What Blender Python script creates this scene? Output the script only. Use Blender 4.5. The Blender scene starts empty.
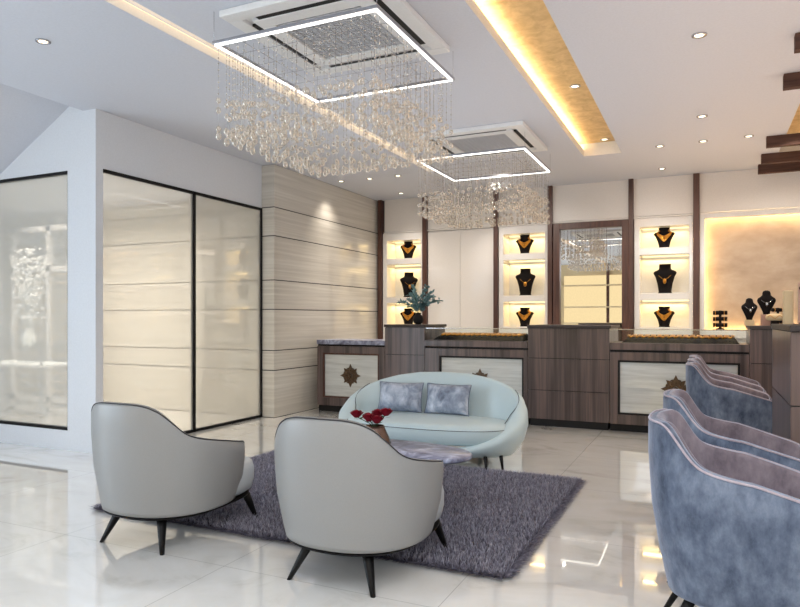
import bpy, bmesh, math, random
from mathutils import Vector, Matrix, noise
random.seed(7)
scene = bpy.context.scene
COL = scene.collection
PI = math.pi
def rad(a): return a * PI / 180
def S(v, n): return math.copysign(abs(v) ** (2 / n), v)
def lerp(a, b, t): return a + (b - a) * t
def interp(x, pts):
    if x <= pts[0][0]: return pts[0][1]
    for (x0, y0), (x1, y1) in zip(pts, pts[1:]):
        if x <= x1: return y0 + (y1 - y0) * (x - x0) / (x1 - x0)
    return pts[-1][1]
def smooth_interp(x, pts):
    if x <= pts[0][0]: return pts[0][1]
    for (x0, y0), (x1, y1) in zip(pts, pts[1:]):
        if x <= x1:
            t = (x - x0) / (x1 - x0); t = t * t * (3 - 2 * t)
            return y0 + (y1 - y0) * t
    return pts[-1][1]

# ------------------------------------------------------------------ materials
def s2l(c):
    return tuple((v / 12.92 if v <= .04045 else ((v + .055) / 1.055) ** 2.4) for v in c)
def rgb(r, g, b): return s2l((r / 255, g / 255, b / 255)) + (1,)
class NT:
    def __init__(s, name):
        s.m = bpy.data.materials.new(name); s.m.use_nodes = True
        s.t = s.m.node_tree; s.t.nodes.clear()
        s.out = s.t.nodes.new('ShaderNodeOutputMaterial')
    def n(s, kind, **kw):
        nd = s.t.nodes.new('ShaderNode' + kind)
        for k, v in kw.items():
            if k.startswith('i_'):
                key = k[2:].replace('_', ' ')
                nd.inputs[key].default_value = v
            else: setattr(nd, k, v)
        return nd
    def l(s, a, b): s.t.links.new(a, b)
def bsdf(nt, color=(.8, .8, .8, 1), rough=.5, metal=0., spec=.5, sheen=0., coat=0., **kw):
    b = nt.n('BsdfPrincipled')
    b.inputs['Base Color'].default_value = color
    b.inputs['Roughness'].default_value = rough
    b.inputs['Metallic'].default_value = metal
    b.inputs['Specular IOR Level'].default_value = spec
    b.inputs['Sheen Weight'].default_value = sheen
    b.inputs['Coat Weight'].default_value = coat
    b.inputs['Coat Roughness'].default_value = .03
    for k, v in kw.items(): b.inputs[k].default_value = v
    nt.l(b.outputs[0], nt.out.inputs[0])
    return b
def plain(name, color, rough=.5, bump=0, scale=60, **kw):
    nt = NT(name); b = bsdf(nt, color, rough, **kw)
    tc = nt.n('TexCoord')
    nz = nt.n('TexNoise'); nz.inputs['Scale'].default_value = scale; nz.inputs['Detail'].default_value = 3
    nt.l(tc.outputs['Object'], nz.inputs['Vector'])
    mx = nt.n('MixRGB', blend_type='MULTIPLY'); mx.inputs[0].default_value = .12
    mx.inputs[1].default_value = color; nt.l(nz.outputs['Fac'], mx.inputs[2]); nt.l(mx.outputs[0], b.inputs['Base Color'])
    if bump:
        bp = nt.n('Bump'); bp.inputs['Strength'].default_value = bump; bp.inputs['Distance'].default_value = .002
        nt.l(nz.outputs['Fac'], bp.inputs['Height']); nt.l(bp.outputs[0], b.inputs['Normal'])
    return nt.m
def emis(name, color, strength):
    nt = NT(name); e = nt.n('Emission'); e.inputs[0].default_value = color; e.inputs[1].default_value = strength
    nt.l(e.outputs[0], nt.out.inputs[0]); return nt.m
def ramp(nt, stops):
    r = nt.n('ValToRGB'); el = r.color_ramp.elements
    el[0].position, el[0].color = stops[0]; el[1].position, el[1].color = stops[-1]
    for p, c in stops[1:-1]:
        e = el.new(p); e.color = c
    return r
def veined(name, stops, scale, stretch, rough, detail=6, dist=0., spec=.5, coat=0., grid=None, gridcol=None, wscale=None, rot=(0, 0, 0)):
    nt = NT(name); b = bsdf(nt, rough=rough, spec=spec, coat=coat)
    geo = nt.n('NewGeometry'); mp = nt.n('Mapping')
    mp.inputs['Scale'].default_value = stretch; mp.inputs['Rotation'].default_value = rot
    nt.l(geo.outputs['Position'], mp.inputs['Vector'])
    nz = nt.n('TexNoise'); nz.inputs['Scale'].default_value = scale; nz.inputs['Detail'].default_value = detail
    nz.inputs['Distortion'].default_value = dist; nz.inputs['Roughness'].default_value = .6
    nt.l(mp.outputs[0], nz.inputs['Vector'])
    r = ramp(nt, stops); nt.l(nz.outputs['Fac'], r.inputs[0])
    src = r.outputs[0]
    if grid:
        sep = nt.n('SeparateXYZ'); nt.l(geo.outputs['Position'], sep.inputs[0])
        prev = None
        for ax, (per, off, w) in grid.items():
            a = nt.n('Math', operation='ADD'); a.inputs[1].default_value = 100 * per - off; nt.l(sep.outputs[ax], a.inputs[0])
            m = nt.n('Math', operation='MODULO'); m.inputs[1].default_value = per; nt.l(a.outputs[0], m.inputs[0])
            c = nt.n('Math', operation='LESS_THAN'); c.inputs[1].default_value = w; nt.l(m.outputs[0], c.inputs[0])
            if prev is None: prev = c.outputs[0]
            else:
                x = nt.n('Math', operation='MAXIMUM'); nt.l(prev, x.inputs[0]); nt.l(c.outputs[0], x.inputs[1]); prev = x.outputs[0]
        mx = nt.n('MixRGB'); nt.l(prev, mx.inputs[0]); nt.l(src, mx.inputs[1]); mx.inputs[2].default_value = gridcol
        src = mx.outputs[0]
    nt.l(src, b.inputs['Base Color'])
    return nt.m
def velvet(name, c0, c1, c2):
    nt = NT(name); b = bsdf(nt, rough=.85, sheen=.6, spec=.2)
    b.inputs['Sheen Roughness'].default_value = .35
    b.inputs['Sheen Tint'].default_value = (.75, .82, 1, 1)
    geo = nt.n('NewGeometry'); mp = nt.n('Mapping'); mp.inputs['Scale'].default_value = (1, 1, .55)
    nt.l(geo.outputs['Position'], mp.inputs[0])
    n1 = nt.n('TexNoise'); n1.inputs['Scale'].default_value = 9; n1.inputs['Detail'].default_value = 8; n1.inputs['Roughness'].default_value = .7
    nt.l(mp.outputs[0], n1.inputs['Vector'])
    r = ramp(nt, [(.33, c0), (.5, c1), (.68, c2)]); nt.l(n1.outputs['Fac'], r.inputs[0])
    n2 = nt.n('TexNoise'); n2.inputs['Scale'].default_value = 160; nt.l(mp.outputs[0], n2.inputs['Vector'])
    bp = nt.n('Bump'); bp.inputs['Strength'].default_value = .25; bp.inputs['Distance'].default_value = .003
    nt.l(n2.outputs['Fac'], bp.inputs['Height']); nt.l(bp.outputs[0], b.inputs['Normal'])
    nt.l(r.outputs[0], b.inputs['Base Color']); return nt.m
def glass(name, tint=(1, 1, 1, 1), haze=0., refl=.08, hazecol=(.9, .88, .82, 1)):
    nt = NT(name)
    tr = nt.n('BsdfTransparent'); tr.inputs[0].default_value = tint
    gl = nt.n('BsdfGlossy'); gl.inputs['Roughness'].default_value = .01
    df = nt.n('BsdfDiffuse'); df.inputs[0].default_value = hazecol
    m1 = nt.n('MixShader'); m1.inputs[0].default_value = haze; nt.l(tr.outputs[0], m1.inputs[1]); nt.l(df.outputs[0], m1.inputs[2])
    lw = nt.n('LayerWeight'); lw.inputs[0].default_value = .25
    ad = nt.n('Math', operation='MULTIPLY_ADD'); ad.inputs[1].default_value = .6; ad.inputs[2].default_value = refl
    nt.l(lw.outputs['Fresnel'], ad.inputs[0])
    m2 = nt.n('MixShader'); nt.l(ad.outputs[0], m2.inputs[0]); nt.l(m1.outputs[0], m2.inputs[1]); nt.l(gl.outputs[0], m2.inputs[2])
    nt.l(m2.outputs[0], nt.out.inputs[0]); return nt.m

M = {}
M['paint'] = plain('white_paint', rgb(226, 229, 234), .6)
M['ceil'] = plain('ceiling_paint', rgb(214, 217, 226), .7)
M['white'] = plain('white_lacquer', rgb(240, 236, 232), .12, coat=.5)
M['gloss_white'] = plain('glossy_white_panel', rgb(236, 230, 224), .08, coat=.8)
M['band'] = plain('satin_white_panel', rgb(236, 230, 224), .38)
M['plastic'] = plain('white_plastic', rgb(235, 235, 235), .4)
M['grey_grille'] = plain('grey_grille', rgb(196, 196, 200), .5)
M['black'] = plain('black_metal', rgb(9, 8, 9), .5, spec=.25)
M['matteblack'] = plain('matte_black', rgb(10, 9, 10), .7)
M['floor'] = veined('cream_floor_marble', [(.3, rgb(210, 208, 202)), (.45, rgb(232, 231, 227)), (.7, rgb(241, 241, 239))], 1.3, (1, 1.6, 1), .035, 7, 1.2, spec=.9, coat=1.,
                    grid={0: (1.2, .1, .004), 1: (1.2, .35, .004)}, gridcol=rgb(190, 190, 186))
M['travertine'] = veined('striped_travertine', [(.3, rgb(196, 191, 182)), (.5, rgb(208, 203, 193)), (.7, rgb(220, 216, 207))], 2.2, (.3, .3, 16), .10, 8, 0., coat=.25)
M['onyx'] = veined('honey_onyx', [(.28, rgb(172, 148, 122)), (.5, rgb(192, 168, 142)), (.72, rgb(208, 188, 162))], 2.2, (.8, .8, 1.3), .25, 9, .25)
M['inset'] = veined('pale_inset_stone', [(.3, rgb(192, 196, 194)), (.5, rgb(208, 212, 211)), (.7, rgb(222, 226, 225))], 3, (.6, .6, 9), .05, 7, .2, coat=1.)
M['wood'] = veined('dark_streaked_veneer', [(.3, rgb(60, 50, 49)), (.45, rgb(84, 73, 72)), (.6, rgb(112, 94, 90)), (.75, rgb(76, 68, 68))], 3.2, (4, 4, .12), .28, 4, .1)
M['walnut'] = veined('brown_walnut', [(.3, rgb(62, 36, 30)), (.7, rgb(98, 64, 52))], 4, (6, 6, .4), .35, 4, .2)
M['beamwood'] = veined('dark_beam_wood', [(.3, rgb(58, 36, 30)), (.7, rgb(92, 62, 50))], 4, (.4, 6, 6), .8, 4, .2)
M['slab'] = plain('dark_counter_slab', rgb(56, 46, 44), .5)
M['marble_grey'] = veined('purple_grey_marble', [(.32, rgb(84, 84, 106)), (.5, rgb(142, 146, 170)), (.68, rgb(194, 202, 224))], 7, (1, 1, 1), .28, 8, 1.2, coat=0.)
M['leather'] = plain('shaded_grey_leather', rgb(149, 149, 148), .42, bump=.1, scale=220)  # darker than the lining: shade on the chair backs put into the colour
M['leather_in'] = plain('pale_leather_lining', rgb(196, 202, 206), .4, bump=.1, scale=220)
M['sofa'] = plain('pale_aqua_leather', rgb(200, 217, 221), .38, bump=.1, scale=220)
M['piping'] = plain('charcoal_piping', rgb(45, 45, 50), .5)
M['velvet'] = velvet('blue_grey_velvet', rgb(56, 65, 82), rgb(90, 100, 119), rgb(122, 132, 149))
M['velvet_in'] = velvet('warm_lit_velvet', rgb(92, 84, 92), rgb(120, 110, 118), rgb(142, 132, 138))  # same blue-grey velvet, warm light inside the chairs put into the colour
M['velvet_pipe'] = velvet('pale_mauve_piping', rgb(150, 138, 146), rgb(170, 158, 166), rgb(186, 176, 184))
M['satin'] = veined('crushed_blue_satin', [(.32, rgb(90, 98, 116)), (.5, rgb(146, 156, 174)), (.66, rgb(196, 202, 214))], 9, (1, 1, .7), .35, 8, .4)
M['rug'] = plain('rug_backing', rgb(70, 66, 76), .95)
M['gold'] = plain('gold', rgb(208, 146, 62), .3, metal=1.)
M['goldleaf'] = veined('gold_leaf_cove', [(.3, rgb(200, 164, 108)), (.7, rgb(238, 206, 150))], 9, (1, 1, 1), .5, 8, .5)
M['brown_metal'] = plain('bronze_vase', rgb(104, 82, 72), .25, metal=.6)
M['red'] = plain('red_rose', rgb(140, 4, 34), .6)
M['green'] = plain('green_leaf', rgb(46, 82, 44), .6)
M['bluegreen'] = plain('blue_green_leaf', rgb(118, 156, 162), .6)
M['velvet_black'] = plain('black_velvet', rgb(17, 11, 11), .8, spec=.2)
M['bronze'] = plain('bronze_ornament', rgb(96, 78, 62), .35, metal=.7)
M['mirror'] = plain('mirror_silver', rgb(235, 232, 226), .01, metal=1.)
M['chrome'] = plain('brushed_steel', rgb(190, 190, 195), .2, metal=1.)
M['cream'] = plain('cream_suede', rgb(214, 190, 150), .8)
M['pink_stone'] = plain('pink_stone', rgb(186, 148, 132), .5)
M['led_w'] = emis('white_led', (1, .96, .9, 1), 3.5)
M['led_y'] = emis('warm_led', (1, .74, .36, 1), 1.6)
M['led_c'] = emis('cove_led', (1, .76, .42, 1), 20)
M['lamp'] = emis('downlight_glow', (1, .84, .60, 1), 4)
M['glass'] = glass('clear_glass', (.97, .985, .98, 1), 0, .005)
M['shopglass'] = glass('shop_window_glass', (.97, .97, .95, 1), .30, .01)  # diffuse veil mixed into clear glass to imitate haze and brightness
M['whiteflower'] = plain('white_blossom', rgb(238, 240, 240), .6)
# champagne crystal: mostly clear with bright facets
nt = NT('champagne_crystal')
tr = nt.n('BsdfTransparent'); tr.inputs[0].default_value = (.93, .9, .86, 1)
gl = nt.n('BsdfGlossy'); gl.inputs['Roughness'].default_value = .08; gl.inputs[0].default_value = (1, .95, .88, 1)
df = nt.n('BsdfTranslucent'); df.inputs[0].default_value = (.95, .9, .82, 1)
d2 = nt.n('BsdfDiffuse'); d2.inputs[0].default_value = (.9, .86, .8, 1)
ma = nt.n('MixShader'); ma.inputs[0].default_value = .5; nt.l(df.outputs[0], ma.inputs[1]); nt.l(d2.outputs[0], ma.inputs[2])
m1 = nt.n('MixShader'); m1.inputs[0].default_value = .3; nt.l(tr.outputs[0], m1.inputs[1]); nt.l(ma.outputs[0], m1.inputs[2])
lw = nt.n('LayerWeight'); lw.inputs[0].default_value = .45
m2 = nt.n('MixShader'); nt.l(lw.outputs['Facing'], m2.inputs[0]); nt.l(m1.outputs[0], m2.inputs[1]); nt.l(gl.outputs[0], m2.inputs[2])
nt.l(m2.outputs[0], nt.out.inputs[0]); M['crystal'] = nt.m
# rug pile
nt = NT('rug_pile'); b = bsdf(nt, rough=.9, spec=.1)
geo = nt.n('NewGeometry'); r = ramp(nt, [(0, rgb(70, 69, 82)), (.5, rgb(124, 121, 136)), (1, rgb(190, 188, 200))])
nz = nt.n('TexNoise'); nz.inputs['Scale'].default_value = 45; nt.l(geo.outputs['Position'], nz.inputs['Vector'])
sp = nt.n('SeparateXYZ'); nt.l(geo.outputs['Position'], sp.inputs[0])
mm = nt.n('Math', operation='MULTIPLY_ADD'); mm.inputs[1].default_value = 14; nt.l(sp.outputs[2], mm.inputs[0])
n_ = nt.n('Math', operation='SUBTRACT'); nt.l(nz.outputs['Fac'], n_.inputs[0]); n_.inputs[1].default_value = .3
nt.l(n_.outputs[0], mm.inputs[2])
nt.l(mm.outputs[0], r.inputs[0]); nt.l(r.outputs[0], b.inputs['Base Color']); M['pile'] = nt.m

# ------------------------------------------------------------------ mesh builder
class MB:
    def __init__(s): s.v = []; s.f = []; s.mi = []; s.sm = []; s.cur = 0
    def add(s, vs, fs, smooth=False):
        o = len(s.v); s.v += [tuple(v) for v in vs]
        for f in fs: s.f.append(tuple(i + o for i in f)); s.mi.append(s.cur); s.sm.append(smooth)
        return s
    def box(s, x0, x1, y0, y1, z0, z1):
        return s.add([(x0, y0, z0), (x1, y0, z0), (x1, y1, z0), (x0, y1, z0), (x0, y0, z1), (x1, y0, z1), (x1, y1, z1), (x0, y1, z1)],
                     [(0, 3, 2, 1), (4, 5, 6, 7), (0, 1, 5, 4), (1, 2, 6, 5), (2, 3, 7, 6), (3, 0, 4, 7)])
    def loft(s, rings, closed=True, cap=True, smooth=True, loop=False):
        o = []; n = len(rings[0]); vs = [p for r in rings for p in r]; fs = []
        m = len(rings)
        for i in range(m if loop else m - 1):
            a = i * n; b_ = ((i + 1) % m) * n
            for j in range(n if closed else n - 1):
                k = (j + 1) % n
                fs.append((a + j, a + k, b_ + k, b_ + j))
        if cap and not loop:
            fs.append(tuple(range(n))[::-1]); fs.append(tuple((m - 1) * n + j for j in range(n)))
        return s.add(vs, fs, smooth)
    def tube(s, pts, r, n=8, cap=True, r1=None, loop=False):
        rings = []; pts = [Vector(p) for p in pts]; N = len(pts)
        for i, p in enumerate(pts):
            if loop: d = pts[(i + 1) % N] - pts[i - 1]
            else: d = pts[min(i + 1, N - 1)] - pts[max(i - 1, 0)]
            d.normalize(); up = Vector((0, 0, 1)) if abs(d.z) < .9 else Vector((1, 0, 0))
            u = d.cross(up).normalized(); w = u.cross(d).normalized()
            rr = r if r1 is None else lerp(r, r1, i / (N - 1))
            rings.append([p + (u * math.cos(2 * PI * k / n) + w * math.sin(2 * PI * k / n)) * rr for k in range(n)])
        return s.loft(rings, cap=cap, loop=loop)
    def lathe(s, prof, c=(0, 0, 0), n=20, ex=1, ey=1, cap=True):
        rings = [[(c[0] + r * ex * math.cos(2 * PI * k / n), c[1] + r * ey * math.sin(2 * PI * k / n), c[2] + z) for k in range(n)] for r, z in prof]
        return s.loft(rings, cap=cap)
    def ball(s, c, r, nu=8, nv=5, sz=1.):
        vs = [(c[0], c[1], c[2] - r * sz)]; fs = []
        for i in range(1, nv):
            a = -PI / 2 + PI * i / nv
            for k in range(nu):
                t = 2 * PI * k / nu
                vs.append((c[0] + r * math.cos(a) * math.cos(t), c[1] + r * math.cos(a) * math.sin(t), c[2] + r * sz * math.sin(a)))
        vs.append((c[0], c[1], c[2] + r * sz)); L = len(vs) - 1
        for k in range(nu):
            fs.append((0, 1 + (k + 1) % nu, 1 + k)); fs.append((L, L - nu + k, L - nu + (k + 1) % nu))
            for i in range(nv - 2):
                a = 1 + i * nu; b_ = a + nu; q = (k + 1) % nu
                fs.append((a + k, a + q, b_ + q, b_ + k))
        return s.add(vs, fs, True)
    def prism(s, poly, axis, a, b):
        n = len(poly)
        def P(p, t): return (p[0], t, p[1]) if axis == 'y' else ((t, p[0], p[1]) if axis == 'x' else (p[0], p[1], t))
        vs = [P(p, a) for p in poly] + [P(p, b) for p in poly]
        fs = [tuple(range(n)), tuple(range(2 * n - 1, n - 1, -1))] + [(i, i + n, (i + 1) % n + n, (i + 1) % n) for i in range(n)]
        return s.add(vs, fs)
    def build(s, name, mats, parent=None, bevel=0, sub=0, loc=None):
        me = bpy.data.meshes.new(name); me.from_pydata(s.v, [], s.f)
        if not isinstance(mats, (list, tuple)): mats = [mats]
        for m in mats: me.materials.append(m)
        me.polygons.foreach_set('material_index', s.mi); me.polygons.foreach_set('use_smooth', s.sm)
        if len(s.f) < 60000:
            bm = bmesh.new(); bm.from_mesh(me); bmesh.ops.recalc_face_normals(bm, faces=bm.faces); bm.to_mesh(me); bm.free()
        me.update()
        o = bpy.data.objects.new(name, me); COL.objects.link(o)
        if parent is not None: o.parent = parent
        if loc: o.location = loc
        if bevel:
            b_ = o.modifiers.new('bevel', 'BEVEL'); b_.width = bevel; b_.segments = 2; b_.limit_method = 'ANGLE'; b_.angle_limit = rad(40)
        if sub:
            b_ = o.modifiers.new('sub', 'SUBSURF'); b_.levels = sub; b_.render_levels = sub
        return o
def tag(o, label=None, cat=None, group=None, kind=None):
    if label: o['label'] = label
    if cat: o['category'] = cat
    if group: o['group'] = group
    if kind: o['kind'] = kind
    return o
def thing(name, label, cat, loc=(0, 0, 0), rz=0, group=None):
    o = bpy.data.objects.new(name, None); COL.objects.link(o); o.empty_display_size = .1
    o.location = loc; o.rotation_euler = (0, 0, rz)
    return tag(o, label, cat, group)
def dup(root, loc=None, rz=None, label=None, group=None):
    def cp(o, par):
        c = o.copy(); COL.objects.link(c)
        if par is not None: c.parent = par
        for ch in list(o.children): cp(ch, c)
        return c
    r = cp(root, None)
    if loc is not None: r.location = loc
    if rz is not None: r.rotation_euler = (0, 0, rz)
    if label: r['label'] = label
    if group: r['group'] = group
    return r
def struct(o, label=None, cat=None):
    o['kind'] = 'structure'
    if label: o['label'] = label; o['category'] = cat
    return o

H = 3.32
XW = -5.33           # shop glass plane
YF = 4.52            # front of the shop box
YB = 10.1            # face of back wall joinery
# ------------------------------------------------------------------ setting
struct(MB().box(-11, 3.2, -5, 10.6, -.1, 0).build('floor', M['floor']), 'polished cream marble floor in large tiles', 'floor')

cl = MB()
Y0, YE = -5, 8.43
T = .04
def cbox(x0, x1, y0, y1): cl.box(x0, x1, y0, y1, H, H + T)
cbox(-5.5, -3.472, Y0, YE); cbox(-3.308, -1.397, Y0, YE); cbox(-.943, .788, Y0, 9.752); cbox(-5.5, -.943, YE + .002, 9.752)
cbox(-5.5, 3.2, 9.752, 10.6); cbox(1.702, 3.2, Y0, 9.752)
cl.box(-11, -5.5, 4.6, 10.6, H, H + T)
# slanted bay on the left (pitched ceiling)
cl.add([(-5.33, Y0, 3.32), (-5.33, YF + .05, 3.32), (-5.60, YF + .05, 3.44), (-5.60, Y0, 3.44)], [(0, 1, 2, 3)])
cl.add([(-5.60, Y0, 3.44), (-5.60, YF + .05, 3.44), (-8.2, YF + .05, 2.02), (-8.2, Y0, 2.02)], [(0, 1, 2, 3)])
cl.cur = 0
struct(cl.build('ceiling', M['ceil']), 'white ceiling with long recesses', 'ceiling')
# gold-leaf cove
cv = MB()
cv.cur = 0; cv.box(-1.56, -.92, -5, 8.455, 3.475, 3.50)
E_ = H + .001
cv.cur = 1; cv.box(-1.415, -1.395, -5, 8.43, E_, 3.40); cv.box(-1.56, -1.54, -5, 8.43, 3.361, 3.475); cv.box(-1.54, -1.395, 8.43, 8.455, 3.361, 3.475); cv.box(-.945, -.92, -5, 8.45, E_, 3.475); cv.box(-1.395, -.945, 8.43, 8.455, E_, 3.475)
cv.cur = 2; cv.box(-1.46, -1.43, -4.9, 8.38, 3.364, 3.388)
struct(cv.build('trim_1', [M['goldleaf'], M['paint'], M['led_c']]), 'long ceiling cove lined with lit gold leaf', 'cove')
sl = MB()
sl.cur = 0; sl.box(-3.49, -3.47, -5, 8.44, E_, 3.40); sl.box(-3.31, -3.29, -5, 8.44, E_, 3.40); sl.box(-3.47, -3.31, 8.43, 8.45, E_, 3.40)
sl.cur = 1; sl.box(-3.47, -3.31, -5, 8.43, 3.385, 3.40)
sl.cur = 0; sl.box(-3.396, -3.386, -5, 8.43, 3.345, 3.385)
struct(sl.build('trim_2', [M['paint'], emis('slot_led', (1, .72, .44, 1), 1.5)]), 'narrow peach-lit slot running along the ceiling', 'light slot')
rc = MB()
rc.cur = 0; rc.box(.77, 1.72, -5, 9.77, 3.50, 3.52)
rc.cur = 1; rc.box(.77, .79, -5, 9.77, E_, 3.5); rc.box(1.7, 1.72, -5, 9.77, E_, 3.5); rc.box(.79, 1.7, 9.75, 9.77, E_, 3.5)
rc.cur = 2; rc.box(1.66, 1.69, -5, 9.7, 3.47, 3.49)
struct(rc.build('trim_3', [M['goldleaf'], M['paint'], M['led_y']]), 'right-hand ceiling cove of gold leaf above the beams', 'cove')

# shop box on the left: front wall with window, long glass wall
w = MB()
w.prism([(-8.2, 0), (-6.9, 0), (-6.9, 4), (-8.2, 4)], 'y', YF, YF + .12)
w.prism([(-6.9, 0), (-5.719, 0), (-5.719, .2), (-6.9, .2)], 'y', YF, YF + .12)
w.prism([(-6.9, 2.752), (-5.719, 2.752), (-5.719, 4), (-6.9, 4)], 'y', YF, YF + .12)
w.prism([(-5.719, 0), (XW, 0), (XW, 4), (-5.719, 4)], 'y', YF, 4.605)
struct(w.build('wall_front', M['paint']), 'white shop front wall under the pitched ceiling', 'wall')
w = MB()
w.box(XW - .1, XW, 4.605, 7.14, 2.75, 3.318)
struct(w.build('wall_left', M['paint']), 'white wall band above the long glass partition', 'wall')
wf = MB().box(-6.9, -5.719, YF - .004, YF + .05, 2.728, 2.757).box(-6.9, -5.719, YF - .004, YF + .05, .196, .225).box(-5.723, -5.719, YF, YF + .05, .2, 2.75)
o = struct(wf.build('window_1', M['black']), 'square shop window with thin black frame, on the far left', 'window')
MB().box(-6.9, -5.72, YF + .02, YF + .03, .2, 2.75).build('window_glass', M['shopglass'], o)
wf = MB().box(XW - .03, XW + .012, 4.605, 7.13, 2.722, 2.755).box(XW - .03, XW + .012, 4.605, 7.13, 0, .03)
wf.box(XW - .03, XW + .012, 5.845, 5.88, 0, 2.74).box(XW - .03, XW + .012, 7.105, 7.13, 0, 2.74)
o = struct(wf.build('window_2', M['black']), 'tall two-pane glass partition with thin black frame', 'window')
for a, b_ in ((4.605, 5.845), (5.88, 7.105)):
    MB().box(XW - .012, XW - .004, a, b_, .03, 2.722).build('window_glass', M['shopglass'], o)
# stone clad wall: dark joints between slabs
sw = MB(); joints = [0, .62, .88, 1.42, 1.805, 2.385, 2.76, H]
g = .006
for z0, z1 in zip(joints, joints[1:]):
    sw.cur = 0; sw.box(-10.5, -5.13, 7.13, 7.4, z0 + g, z1 - g); sw.box(-5.4, -5.13, 7.4, 10.2, z0 + g, z1 - g)
sw.cur = 1; sw.box(-10.5, -5.137, 7.137, 7.39, 0, H); sw.box(-5.39, -5.137, 7.39, 10.2, 0, H)
struct(sw.build('wall_stone', [M['travertine'], M['matteblack']]), 'striped beige stone wall with thin dark horizontal joints', 'wall')
# inside of the shop
w = MB().box(-10.6, -10.5, YF, 7.2, 0, 3.3)
struct(w.build('wall_shop', M['paint']), 'white far wall inside the glazed shop', 'wall')
struct(MB().box(-10.5, XW - .1, YF + .12, 7.13, 2.95, 3.0).build('ceiling_shop', M['ceil']), 'white ceiling inside the glazed shop', 'ceiling')
sc_ = thing('reflection_lattice', 'added pale lattice screen imitating posts reflected in the shop window', 'screen', (-8.95, 6.8, 0))  # made-up screen standing in for posts mirrored in the window glass
fm = MB()
for x in (-.85, -.05, .75): fm.box(x - .04, x + .04, -.03, .03, 0, 2.7)
for z in (2.66, 2.05, .08): fm.box(-.89, .79, -.03, .03, z - .04, z + .04)
fm.build('frame', M['white'], sc_)
lt = MB()
for i in range(14):
    z = .2 + i * .135; lt.box(-.8, .7, -.008, .008, z, z + .02)
lt.build('lattice', M['cream'], sc_)
tb = thing('reflection_table', 'added glass-topped table with thin metal legs imitating a reflection in the shop window', 'table', (-8.6, 6.1, 0))  # added table in place of a reflection in the shop window
MB().box(-.75, .75, -.3, .3, .90, .92).build('table_top', M['glass'], tb, bevel=.004)
MB().box(-.75, .75, -.3, .3, .66, .69).build('lower_shelf', M['whiteflower'], tb)
for x in (-.72, .72):
    for y in (-.27, .27): MB().box(x - .012, x + .012, y - .012, y + .012, 0, .9).build('leg', M['chrome'], tb)
bl = thing('reflection_blossoms', 'added white blossom arrangement imitating a bright reflection in the shop window', 'flowers', (-8.5, 6.1, .921))  # invented blossoms in place of the bright cloud mirrored in the window
MB().lathe([(.05, 0), (.09, .05), (.1, .14), (.05, .22), (.06, .25)]).build('vase', M['whiteflower'], bl)
fb = MB()
for i in range(260):
    z = random.uniform(.3, 1.35); q = random.uniform(0, .34) * (1 - abs(z - .8) * .6); a = random.uniform(0, 2 * PI)
    fb.ball((q * math.cos(a), q * math.sin(a) * .6, z), random.uniform(.012, .026), 6, 4)
for i in range(14):
    a = i * 2.4; fb.tube([(0, 0, .2), (.12 * math.cos(a), .1 * math.sin(a), .7), (.28 * math.cos(a), .2 * math.sin(a), 1.25)], .004, 5)
tag(fb.build('blossoms', M['whiteflower'], bl), kind='stuff')

# right / rear / far left walls
struct(MB().box(3.1, 3.2, -5, 10.6, 0, 3.5).build('wall_right', M['paint']), 'plain wall on the right', 'wall')
rw = MB(); rw.box(-8.2, 3.2, -5.1, -5, 0, 3.5)
rw.cur = 1
for x in (-7.6, -4.9, -2.2, .5): rw.box(x, x + 2.2, -5.0, -4.98, .5, 2.9)
rw.cur = 2
for x in (-7.9, -5.2, -3.3, -2.5, .2, 2.8): rw.box(x - .05, x + .05, -4.98, -4.9, 0, 3.3)
rw.cur = 0
for z in (.5, 1.1, 1.7, 2.5): rw.box(-7.8, 2.7, -4.98, -4.72, z, z + .05)
struct(rw.build('wall_rear', [M['cream'], emis('showcase_glow', (1, .80, .46, 1), .85), M['walnut']]), 'warm lit showcase wall behind the viewer', 'wall')
lw_ = MB(); lw_.box(-8.3, -8.2, -5, YF, 0, .3); lw_.box(-8.3, -8.2, -5, YF, 2.6, 3.5)
lw_.box(-8.3, -8.2, 1.3, YF, .3, 2.6); lw_.box(-8.3, -8.2, -5, -3.2, .3, 2.6); lw_.cur = 1; lw_.box(-8.29, -8.28, -3.2, 1.3, .3, 2.6)
for y in (-1.7, -.2):
    lw_.cur = 0; lw_.box(-8.3, -8.2, y - .05, y + .05, .3, 2.6)
struct(lw_.build('wall_window', [M['paint'], emis('daylight', (.72, .87, 1, 1), 2.)]), 'bright daylight window wall on the left', 'wall')

# back wall, full height behind the joinery
bw = MB()
bw.box(-5.4, 3.2, 10.5, 10.6, 0, H + .1)
struct(bw.build('wall_back', M['paint']), 'white back wall', 'wall')
# white gloss band above the niches
band = MB()
xs = [-5.03, -4.236, -3.02, -2.17, -1.0, -.13, 3.1]
for a, b_ in zip(xs, xs[1:]): band.box(a + .03, b_ - .03, YB + .02, YB + .05, 2.775, H)
for a, b_ in zip(xs, xs[1:]): band.box(a + .03, b_ - .03, YB - .01, YB + .05, 2.745, 2.765)
struct(band.build('trim_4', M['band']), 'glossy white panel band under the ceiling', 'trim')
k = 5
for x0, x1 in [(-5.10, -5.03), (-4.277, -4.196), (-3.057, -2.987), (-2.203, -2.135), (-1.032, -.963), (-.175, -.093)]:
    struct(MB().box(x0, x1, YB - .04, YB + .1, 0, H).build('trim_%d' % k, M['walnut'], bevel=.003), 'brown walnut upright between wall panels', 'post'); k += 1

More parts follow.
